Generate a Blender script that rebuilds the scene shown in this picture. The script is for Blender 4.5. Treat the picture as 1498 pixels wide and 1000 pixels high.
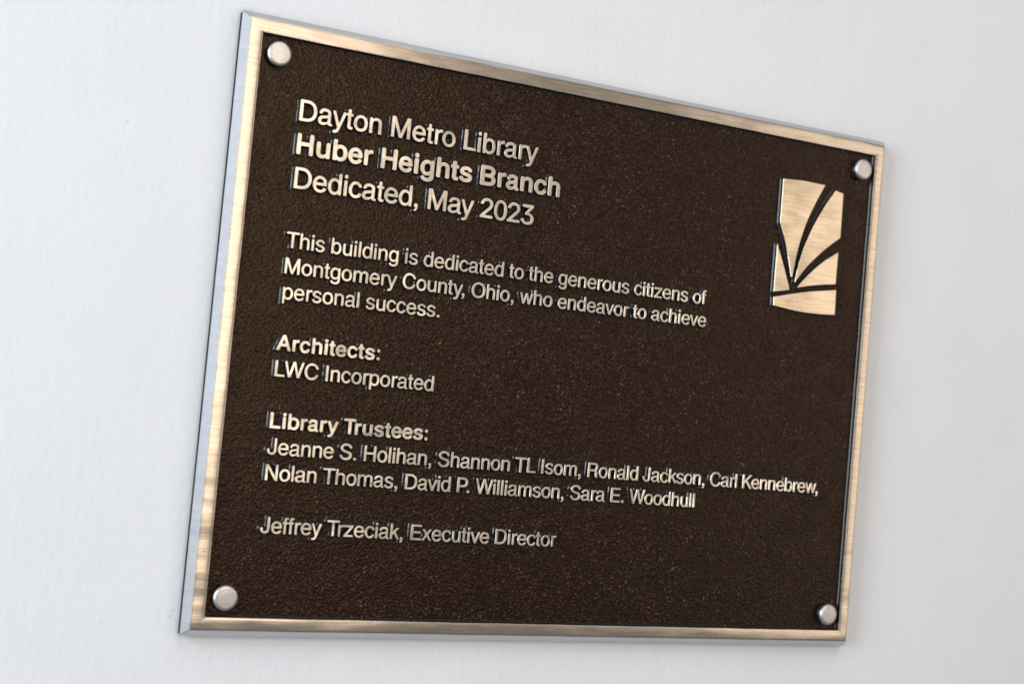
import bpy, bmesh, math, random, json
import numpy as np
from mathutils import Matrix, Vector
from mathutils.geometry import delaunay_2d_cdt

for o in list(bpy.data.objects):
    bpy.data.objects.remove(o)
SC = bpy.context.scene
COL = SC.collection
RND = random.Random(7)

# ------------------------------------------------------------------ camera
# solved from the photograph: plaque face in the plane y = 0, x right, z up, metres
R_CAM = [[0.89712386, 0.09073469, 0.43236096],
         [-0.10302174, 0.99466641, 0.00502476],
         [-0.42959901, -0.04905041, 0.90168661]]
C_CAM = (-0.36874192, -0.03205827, 0.6884536)          # x, up, out of the wall


def P(x, up, out):                                     # plaque coordinates -> world
    return Vector((x, -out, up))


cam_d = bpy.data.cameras.new('camera')
cam = bpy.data.objects.new('camera', cam_d)
COL.objects.link(cam)
cols = [P(*R_CAM[k]) for k in range(3)]                # camera axes in world space
m = Matrix((cols[0], cols[1], cols[2])).transposed().to_4x4()
m.translation = P(*C_CAM)
cam.matrix_world = m
cam_d.sensor_width = 36.0
cam_d.lens = 36.0 * 2095.385 / 1498.0
cam_d.clip_start = 0.02
cam_d.clip_end = 50
cam_d.dof.use_dof = True
cam_d.dof.focus_distance = 0.765
cam_d.dof.aperture_fstop = 6.7
SC.camera = cam

# ------------------------------------------------------------------ room light
W = bpy.data.worlds.new('World')
SC.world = W
W.use_nodes = True
bg = W.node_tree.nodes['Background']
bg.inputs[0].default_value = (0.92, 0.94, 1.0, 1)
bg.inputs[1].default_value = 0.225


def area(name, loc, target, w, h, radiance, colour):
    d = bpy.data.lights.new(name, 'AREA')
    d.shape = 'RECTANGLE'
    d.size, d.size_y = w, h
    d.energy = radiance * w * h * math.pi
    d.color = colour
    o = bpy.data.objects.new(name, d)
    COL.objects.link(o)
    o.location = loc
    o.rotation_euler = (Vector(target) - Vector(loc)).to_track_quat('-Z', 'Y').to_euler()
    return o


area('lamp_window_warm', (0.10, -2.2, 0.42), (0, 0, 0.1), 0.95, 1.6, 2.75, (1.0, 0.85, 0.71))
area('lamp_room_warm', (2.15, -2.1, 0.30), (0, 0, 0), 1.1, 1.9, 1.5, (1.0, 0.86, 0.70))
area('lamp_window_cool', (-1.7, -0.75, 0.25), (0, 0, 0), 0.85, 1.4, 8.4, (0.78, 0.89, 1.0))
area('lamp_ceiling', (0.0, -1.5, 2.0), (0, 0, 0), 2.2, 1.4, 1.85, (0.93, 0.965, 1.0))

SC.view_settings.view_transform = 'Standard'
SC.view_settings.look = 'None'
SC.view_settings.exposure = 0.0
SC.view_settings.gamma = 1.0
SC.view_settings.use_curve_mapping = False


# ------------------------------------------------------------------ materials
class NT:
    def __init__(s, name):
        s.m = bpy.data.materials.new(name)
        s.m.use_nodes = True
        s.t = s.m.node_tree
        s.b = s.t.nodes['Principled BSDF']
        s.g = s.t.nodes.new('ShaderNodeNewGeometry')

    def n(s, kind, **kw):
        x = s.t.nodes.new('ShaderNode' + kind)
        for k, v in kw.items():
            setattr(x, k, v)
        return x

    def l(s, a, b):
        s.t.links.new(a, b)

    def pos(s, scale=(1, 1, 1), rot=(0, 0, 0)):
        mp = s.n('Mapping')
        mp.inputs['Scale'].default_value = scale
        mp.inputs['Rotation'].default_value = rot
        s.l(s.g.outputs['Position'], mp.inputs['Vector'])
        return mp.outputs[0]

    def noise(s, vec, scale, detail=2, rough=0.5, dist=0.0):
        x = s.n('TexNoise')
        x.inputs['Scale'].default_value = scale
        x.inputs['Detail'].default_value = detail
        x.inputs['Roughness'].default_value = rough
        x.inputs['Distortion'].default_value = dist
        s.l(vec, x.inputs['Vector'])
        return x.outputs['Fac']

    def ramp(s, fac, *stops):
        r = s.n('ValToRGB')
        e = r.color_ramp.elements
        while len(e) < len(stops):
            e.new(0.5)
        for k, (p, c) in enumerate(stops):
            e[k].position = p
            e[k].color = c if len(c) == 4 else (*c, 1)
        s.l(fac, r.inputs[0])
        return r.outputs[0]

    def math(s, op, a, b=None, clamp=False):
        x = s.n('Math', operation=op, use_clamp=clamp)
        for k, v in enumerate((a, b)):
            if v is None:
                continue
            if isinstance(v, (int, float)):
                x.inputs[k].default_value = v
            else:
                s.l(v, x.inputs[k])
        return x.outputs[0]

    def mix(s, fac, a, b, blend='MIX'):
        x = s.n('Mix', data_type='RGBA', blend_type=blend)
        for k, v in ((0, fac), (6, a), (7, b)):
            if isinstance(v, (int, float)):
                x.inputs[k].default_value = v
            elif isinstance(v, tuple):
                x.inputs[k].default_value = (*v, 1)
            else:
                s.l(v, x.inputs[k])
        return x.outputs[2]

    def bump(s, h, strength, dist, prev=None):
        x = s.n('Bump')
        x.inputs['Strength'].default_value = strength
        x.inputs['Distance'].default_value = dist
        s.l(h, x.inputs['Height'])
        if prev is not None:
            s.l(prev, x.inputs['Normal'])
        return x.outputs[0]

    def spots(s, pts):
        """max over spots of 1 - distance / radius, clamped; pts = (x, up, out, radius)"""
        acc = None
        for x, up, out, r in pts:
            v = s.n('VectorMath', operation='DISTANCE')
            s.l(s.g.outputs['Position'], v.inputs[0])
            v.inputs[1].default_value = P(x, up, out)
            a = s.math('SUBTRACT', 1.0, s.math('DIVIDE', v.outputs['Value'], r), clamp=True)
            acc = a if acc is None else s.math('MAXIMUM', acc, a)
        return acc


FW, FH = 0.3957, 0.3000       # front face of the plaque
LX, TY = -FW / 2, FH / 2      # top left corner of the face


def U(xmm, ymm):              # millimetres from the face's top left corner
    return LX + xmm / 1000, TY - ymm / 1000


def brushed(name, base, dark, rough, streak, spots=(), wave=0.0013):
    t = NT(name)
    fine = t.noise(t.pos((90, 300, 2000)), 1.0, 3, 0.7)
    mid = t.noise(t.pos((34, 120, 800)), 1.0, 5, 0.8)
    cloud = t.noise(t.pos((1, 1, 1)), 38, 4, 0.6)
    c = t.mix(t.ramp(mid, (0.36, (0, 0, 0)), (0.70, (1, 1, 1))), dark, base)
    c = t.mix(t.ramp(cloud, (0.35, (0.35,) * 3), (0.62, (0, 0, 0))), c, dark)
    if spots:
        sp = t.spots([(*U(x, y), 0, r / 1000) for x, y, r in spots])
        c = t.mix(t.ramp(sp, (0.15, (0, 0, 0)), (0.6, (1, 1, 1))), c, (0.09, 0.07, 0.05))
    t.l(c, t.b.inputs['Base Color'])
    t.b.inputs['Metallic'].default_value = 1.0
    r = t.n('MapRange')
    r.inputs[3].default_value, r.inputs[4].default_value = rough - 0.07, rough + 0.10
    t.l(fine, r.inputs[0])
    t.l(r.outputs[0], t.b.inputs['Roughness'])
    b = t.bump(fine, streak, 0.00003)
    b = t.bump(mid, streak * 0.6, 0.00007, b)
    b = t.bump(t.noise(t.pos((14, 22, 42)), 1.0, 2, 0.5), 1.0, wave, b)
    t.l(b, t.b.inputs['Normal'])
    return t.m


M_BORDER = brushed('brushed_bronze', (0.71, 0.615, 0.505), (0.49, 0.415, 0.335), 0.22, 0.6,
                   [(9.5, 4.2, .45), (4.6, 12, .35), (5.4, 27, .3), (3.3, 262, .5), (5, 268, .4), (2.6, 240, .35),
                    (6.0, 250, .3), (2.5, 120, .35), (3.5, 180, .4), (96, 296.5, .4), (210, 3.2, .4)])
M_BEVEL = brushed('ground_bevel', (0.60, 0.605, 0.62), (0.49, 0.495, 0.51), 0.30, 0.5)
M_EMBLEM = brushed('emblem_bronze', (0.84, 0.70, 0.53), (0.62, 0.50, 0.37), 0.23, 0.65,
                   [(333.2, 102.6, .55), (340.5, 101.8, .55)], 0.0030)


def letter_metal():
    t = NT('letter_bronze')
    fine = t.noise(t.pos((250, 300, 1500)), 1.0, 3, 0.6)
    cloud = t.noise(t.pos(), 130, 3, 0.6)
    c = t.mix(t.ramp(cloud, (0.35, (0, 0, 0)), (0.65, (1, 1, 1))), (0.66, 0.575, 0.465), (0.82, 0.73, 0.60))
    t.l(c, t.b.inputs['Base Color'])
    t.b.inputs['Metallic'].default_value = 1.0
    t.b.inputs['Roughness'].default_value = 0.30
    t.l(t.bump(t.noise(t.pos((40, 40, 90)), 1.0, 2, 0.5), 1.0, 0.0012, t.bump(fine, 0.35, 0.00003)), t.b.inputs['Normal'])
    return t.m


M_LETTER = letter_metal()


def dark_paint(name, base, rough, grain=True):
    t = NT(name)
    n1 = t.noise(t.pos(), 2100, 2, 0.6)
    n2 = t.noise(t.pos(), 1050, 2, 0.5, 0.4)
    big = t.noise(t.pos(), 9, 3, 0.5)
    c = t.mix(t.ramp(n2, (0.38, (0, 0, 0)), (0.68, (1, 1, 1))), tuple(v * 0.72 for v in base), tuple(v * 1.45 for v in base))
    c = t.mix(t.ramp(big, (0.3, (0, 0, 0)), (0.7, (0.35,) * 3)), c, tuple(v * 0.7 for v in base))
    t.l(c, t.b.inputs['Base Color'])
    t.b.inputs['Roughness'].default_value = rough
    t.b.inputs['Specular IOR Level'].default_value = 0.25 if grain else 0.7
    if grain:
        # the tallest grains are rubbed through the paint to bare bronze
        at = t.n('Attribute', attribute_name='worn')
        w = t.math('MULTIPLY', at.outputs['Fac'], t.ramp(t.noise(t.pos(), 60, 3), (0.35, (0.05,) * 3), (0.65, (0.22,) * 3)))
        t.b.inputs['Specular Tint'].default_value = (1.0, 0.73, 0.52, 1)
        c = t.mix(w, c, (0.80, 0.60, 0.36))
        t.l(c, t.b.inputs['Base Color'])
        t.l(w, t.b.inputs['Metallic'])
    return t.m


M_FIELD = dark_paint('brown_leatherette_paint', (0.0125, 0.0051, 0.0038), 0.25)
M_SIDE = dark_paint('dark_side_wall_paint_and_cap_shade', (0.014, 0.013, 0.014), 0.26, False)
M_BACK = dark_paint('dark_plate_edge', (0.014, 0.012, 0.011), 0.85, False)
M_BACK.node_tree.nodes['Principled BSDF'].inputs['Specular IOR Level'].default_value = 0.1


def cap_metal():
    t = NT('satin_nickel')
    c = t.mix(t.ramp(t.noise(t.pos(), 420, 3), (0.3, (0, 0, 0)), (0.7, (1, 1, 1))), (0.62, 0.585, 0.55), (0.72, 0.69, 0.66))
    t.l(c, t.b.inputs['Base Color'])
    t.b.inputs['Metallic'].default_value = 1.0
    t.b.inputs['Roughness'].default_value = 0.42
    t.l(t.bump(t.noise(t.pos(), 1800, 2), 0.25, 0.00004), t.b.inputs['Normal'])
    return t.m


M_CAP = cap_metal()


def wall_paint():
    t = NT('white_wall_paint')
    v = t.pos((1.0, 1.0, 0.55), (0, math.radians(8), 0))
    n1 = t.noise(v, 330, 3, 0.55, 0.4)
    n2 = t.noise(v, 95, 2, 0.5)
    n3 = t.noise(t.pos(), 14, 2, 0.5)
    base = t.mix(t.ramp(n3, (0.35, (0, 0, 0)), (0.65, (1, 1, 1))), (0.802, 0.810, 0.818), (0.824, 0.830, 0.836))
    marks = t.spots([(*U(-1.0, -4.6), -.0095, .0022), (*U(1.8, -5.0), -.0095, .0016), (*U(-6.5, 292.0), -.0095, .0011), (*U(-7.8, 294.5), -.0095, .0016),
                     (*U(-5.4, 296.6), -.0095, .0009), (*U(9, 305.0), -.0095, .0010), (*U(-52, 60), -.0095, .0011),
                     (*U(-40, 298), -.0095, .0007)])
    f = t.math('MULTIPLY', t.ramp(marks, (0.0, (0, 0, 0)), (0.5, (1, 1, 1))),
               t.ramp(t.noise(t.pos(), 1500, 2), (0.44, (0, 0, 0)), (0.60, (0.55,) * 3)))
    base = t.mix(f, base, (0.42, 0.42, 0.43))
    t.l(base, t.b.inputs['Base Color'])
    t.b.inputs['Roughness'].default_value = 0.55
    t.b.inputs['Specular IOR Level'].default_value = 0.35
    b = t.bump(n2, 0.13, 0.0012)
    b = t.bump(n1, 0.32, 0.0006, b)
    t.l(b, t.b.inputs['Normal'])
    return t.m


M_WALL = wall_paint()


# ------------------------------------------------------------------ helpers
def link(name, mesh, mats, parent=None, loc=None):
    for mt in mats:
        mesh.materials.append(mt)
    o = bpy.data.objects.new(name, mesh)
    COL.objects.link(o)
    o.parent = parent
    if loc is not None:
        o.location = loc
    return o


def mesh_of(name, verts, faces, mi=None, smooth=False):
    me = bpy.data.meshes.new(name)
    me.from_pydata([tuple(v) for v in verts], [], faces)
    if mi:
        for f, k in zip(me.polygons, mi):
            f.material_index = k
    me.validate()
    bm = bmesh.new()
    bm.from_mesh(me)
    bmesh.ops.recalc_face_normals(bm, faces=bm.faces)
    bm.to_mesh(me)
    bm.free()
    for f in me.polygons:
        f.use_smooth = smooth
    me.update()
    return me


def loft_rings(rings, cap_first=False, cap_last=False):
    """rings: lists of points of equal length"""
    n = len(rings[0])
    V = [p for r in rings for p in r]
    F = []
    for k in range(len(rings) - 1):
        for i in range(n):
            j = (i + 1) % n
            F.append((k * n + i, k * n + j, (k + 1) * n + j, (k + 1) * n + i))
    if cap_first:
        F.append(tuple(range(n)))
    if cap_last:
        F.append(tuple(range((len(rings) - 1) * n, len(rings) * n)))
    return V, F


# ------------------------------------------------------------------ the wall
BEV, BDEP = 0.0034, 0.0048          # slanted outer edge of the border
PLATE = 0.0095                      # face to wall
DEEP = 0.0025                       # recess of the brown field

me = mesh_of('wall', [P(-2.2, -1.6, -PLATE), P(2.6, -1.6, -PLATE), P(2.6, 1.6, -PLATE), P(-2.2, 1.6, -PLATE),
                      P(-2.2, -1.6, -PLATE - .1), P(2.6, -1.6, -PLATE - .1), P(2.6, 1.6, -PLATE - .1), P(-2.2, 1.6, -PLATE - .1)],
             [(0, 1, 2, 3), (7, 6, 5, 4), (0, 4, 5, 1), (1, 5, 6, 2), (2, 6, 7, 3), (3, 7, 4, 0)])
wall = link('wall', me, [M_WALL])
wall['kind'] = 'structure'
wall['label'] = 'off-white painted wall with faint roller texture behind the bronze plaque'

# ------------------------------------------------------------------ the plaque
plaque = bpy.data.objects.new('dedication_plaque', None)
plaque.empty_display_size = 0.05
COL.objects.link(plaque)
plaque.location = P(0, 0, -PLATE)
plaque['label'] = 'brown and bronze dedication plaque with raised lettering on the white wall'
plaque['category'] = 'plaque'
ORG = plaque.location.copy()


def rel(v):                         # world -> plaque's own coordinates
    return Vector(v) - ORG


def rrect(x0, x1, y0, y1, r, n=5):
    """rounded rectangle, r = radius per corner (bl, br, tr, tl); counterclockwise from bottom left"""
    pts = []
    for (cx, cy, a0), rr in zip(((x0, y0, 180), (x1, y0, 270), (x1, y1, 0), (x0, y1, 90)), r):
        sx, sy = (1 if cx == x0 else -1), (1 if cy == y0 else -1)
        for k in range(n):
            a = math.radians(a0 + 90 * k / (n - 1))
            pts.append((cx + sx * rr + rr * math.cos(a), cy + sy * rr + rr * math.sin(a)))
    return pts


IX0, IX1 = LX + 0.0065, LX + 0.3896      # opening of the border
IY1, IY0 = TY - 0.0068, TY - 0.2937


def dens(pts, step=0.004, jit=0.0):
    """subdivide the long edges, with a small waver where the casting's edge is hand-finished"""
    out = []
    for i, a in enumerate(pts):
        b = pts[(i + 1) % len(pts)]
        L = math.hypot(b[0] - a[0], b[1] - a[1])
        n = max(1, int(L / step))
        for k in range(n):
            w = jit * (RND.random() - .5) if k else 0
            dx, dy = (b[0] - a[0]) / (L or 1), (b[1] - a[1]) / (L or 1)
            out.append((a[0] + (b[0] - a[0]) * k / n - dy * w, a[1] + (b[1] - a[1]) * k / n + dx * w))
    return out


def outset(o, r):                    # outer outline grown by o
    return rrect(LX - o, LX + FW + o, TY - FH - o, TY + o, (r,) * 4, 5)


# border: inner wall, rounded arris, flat face, rounded arris, bevel.  Rings share counts of points
def ring_pair():
    N = 4 * 5
    inner = [rrect(IX0 - e, IX1 + e, IY0 - e, IY1 + e, tuple(max(.00008, q + e) for q in (.0014, .0004, .0003, .0004)), 5) for e in (-.0010, -.00055, -.00030, -.00008, -.00001, .00012)]
    iz = (-DEEP - .0001, -DEEP + .00025, -DEEP + .0008, -.00025, -.00006, 0)
    # the ground face is very slightly crowned and buffed towards its edges
    face = [rrect(IX0 - e, IX1 + e, IY0 - e, IY1 + e, (.0014 + e * .2,) * 4, 5) for e in (.0012, .0024, .0036, .0050)]
    fz = (.00006, .00010, .00009, .00005)
    outer = [rrect(LX + e, LX + FW - e, TY - FH + e, TY - e, (.0006,) * 4, 5) for e in (.00010, .00001, -.00006)]
    oz = (0, -.00003, -.00014)
    last = [outset(BEV - .0002, .0006), outset(BEV, .0006), outset(BEV - .0001, .0006)]
    lz = (-BDEP + .0002, -BDEP - .0001, -BDEP - .0006)
    return list(zip(inner + face + outer + last, iz + fz + oz + lz))


rings = []
base_t = None
for pts, z in ring_pair():
    # subdivide every straight span by the same counts so rings correspond
    out = []
    for c in range(4):
        seg = pts[c * 5:c * 5 + 5]
        nxt = pts[(c * 5 + 5) % 20]
        out += seg
        n = 70 if c % 2 == 0 else 52
        for k in range(1, n):
            out.append((seg[-1][0] + (nxt[0] - seg[-1][0]) * k / n, seg[-1][1] + (nxt[1] - seg[-1][1]) * k / n))
    rings.append((out, z))
jit = [RND.gauss(0, 1) for _ in rings[0][0]]
sm = [(jit[i - 1] + jit[i] * 2 + jit[(i + 1) % len(jit)]) / 4 for i in range(len(jit))]
R3 = []
for k, (out, z) in enumerate(rings):
    amp = .00007 if k < 6 else (.00005 if k < 13 else .00002)
    R3.append([rel(P(x + sm[i] * amp, y + sm[-i] * amp, z)) for i, (x, y) in enumerate(out)])
V, F = loft_rings(R3)
n = len(R3[0])
mi = []
for k in range(len(R3) - 1):
    mi += [{0: 1, 1: 1, 2: 1, 12: 2, 13: 2, 14: 1}.get(k, 0)] * n
me = mesh_of('border', V, F, mi)
for f in me.polygons:
    f.use_smooth = f.index // n in (0, 1, 4, 5, 6, 7, 8, 9, 10)
border = link('border', me, [M_BORDER, M_SIDE, M_BEVEL], plaque)
border['label'] = 'brushed bronze border with slanted outer edge'

# plate edge between border and wall
rg = [[rel(P(x, y, z)) for x, y in outset(BEV - e, .0006)] for e, z in ((.00012, -BDEP - .0005), (.00025, -PLATE + .00002))]
V, F = loft_rings(rg, True, True)
link('back_plate', mesh_of('back_plate', V, F), [M_BACK], plaque)

# the brown field, gently uneven like a casting
rng = np.random.default_rng(5)
NX, NY = 1240, 928                                     # a vertex every 0.31 mm: the pebbled grain is real relief


def blur(a, n):
    for _ in range(n):
        a = (np.roll(a, 1, 0) + 2 * a + np.roll(a, -1, 0)) / 4
        a = (np.roll(a, 1, 1) + 2 * a + np.roll(a, -1, 1)) / 4
    return a


def unit(a):
    return (a - a.mean()) / a.std()


g1 = unit(blur(rng.normal(size=(NX + 1, NY + 1)), 1))
g2 = unit(blur(rng.normal(size=(NX + 1, NY + 1)), 2))
g3 = unit(blur(np.kron(rng.normal(size=(NX // 30 + 2, NY // 30 + 2)), np.ones((30, 30)))[:NX + 1, :NY + 1], 60))
g4 = unit(blur(rng.normal(size=(NX + 1, NY + 1)), 12))
grain = g1 * (0.030 + 0.026 * np.abs(g1)) + np.maximum(g2, -0.8) * 0.028 + g4 * 0.010
gx = np.linspace(IX0 - .0004, IX1 + .0004, NX + 1)
gz = np.linspace(IY0 - .0004, IY1 + .0004, NY + 1)
XX, ZZ = np.meshgrid(gx, gz, indexing='ij')
YY = DEEP - (grain * (1 + 0.15 * g3) + g3 * 0.02) / 1000
co = np.stack([XX - ORG.x, YY - ORG.y, ZZ - ORG.z], -1).reshape(-1, 3)
I, J = np.meshgrid(np.arange(NX), np.arange(NY), indexing='ij')
K = (I * (NY + 1) + J).ravel()
quads = np.stack([K, K + NY + 1, K + NY + 2, K + 1], -1)
me = bpy.data.meshes.new('field_panel')
me.vertices.add(len(co))
me.vertices.foreach_set('co', co.astype(np.float32).ravel())
me.loops.add(quads.size)
me.loops.foreach_set('vertex_index', quads.astype(np.int32).ravel())
me.polygons.add(len(quads))
me.polygons.foreach_set('loop_start', np.arange(0, quads.size, 4, dtype=np.int32))
me.polygons.foreach_set('use_smooth', np.ones(len(quads), bool))
me.update(calc_edges=True)
worn = np.clip((g1 - 1.35) / 1.5, 0, 1)
me.attributes.new('worn', 'FLOAT', 'POINT').data.foreach_set('value', worn.ravel().astype(np.float32))
fp = link('field_panel', me, [M_FIELD], plaque)
fp['label'] = 'dark brown pebbled background of the plaque'

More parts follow.
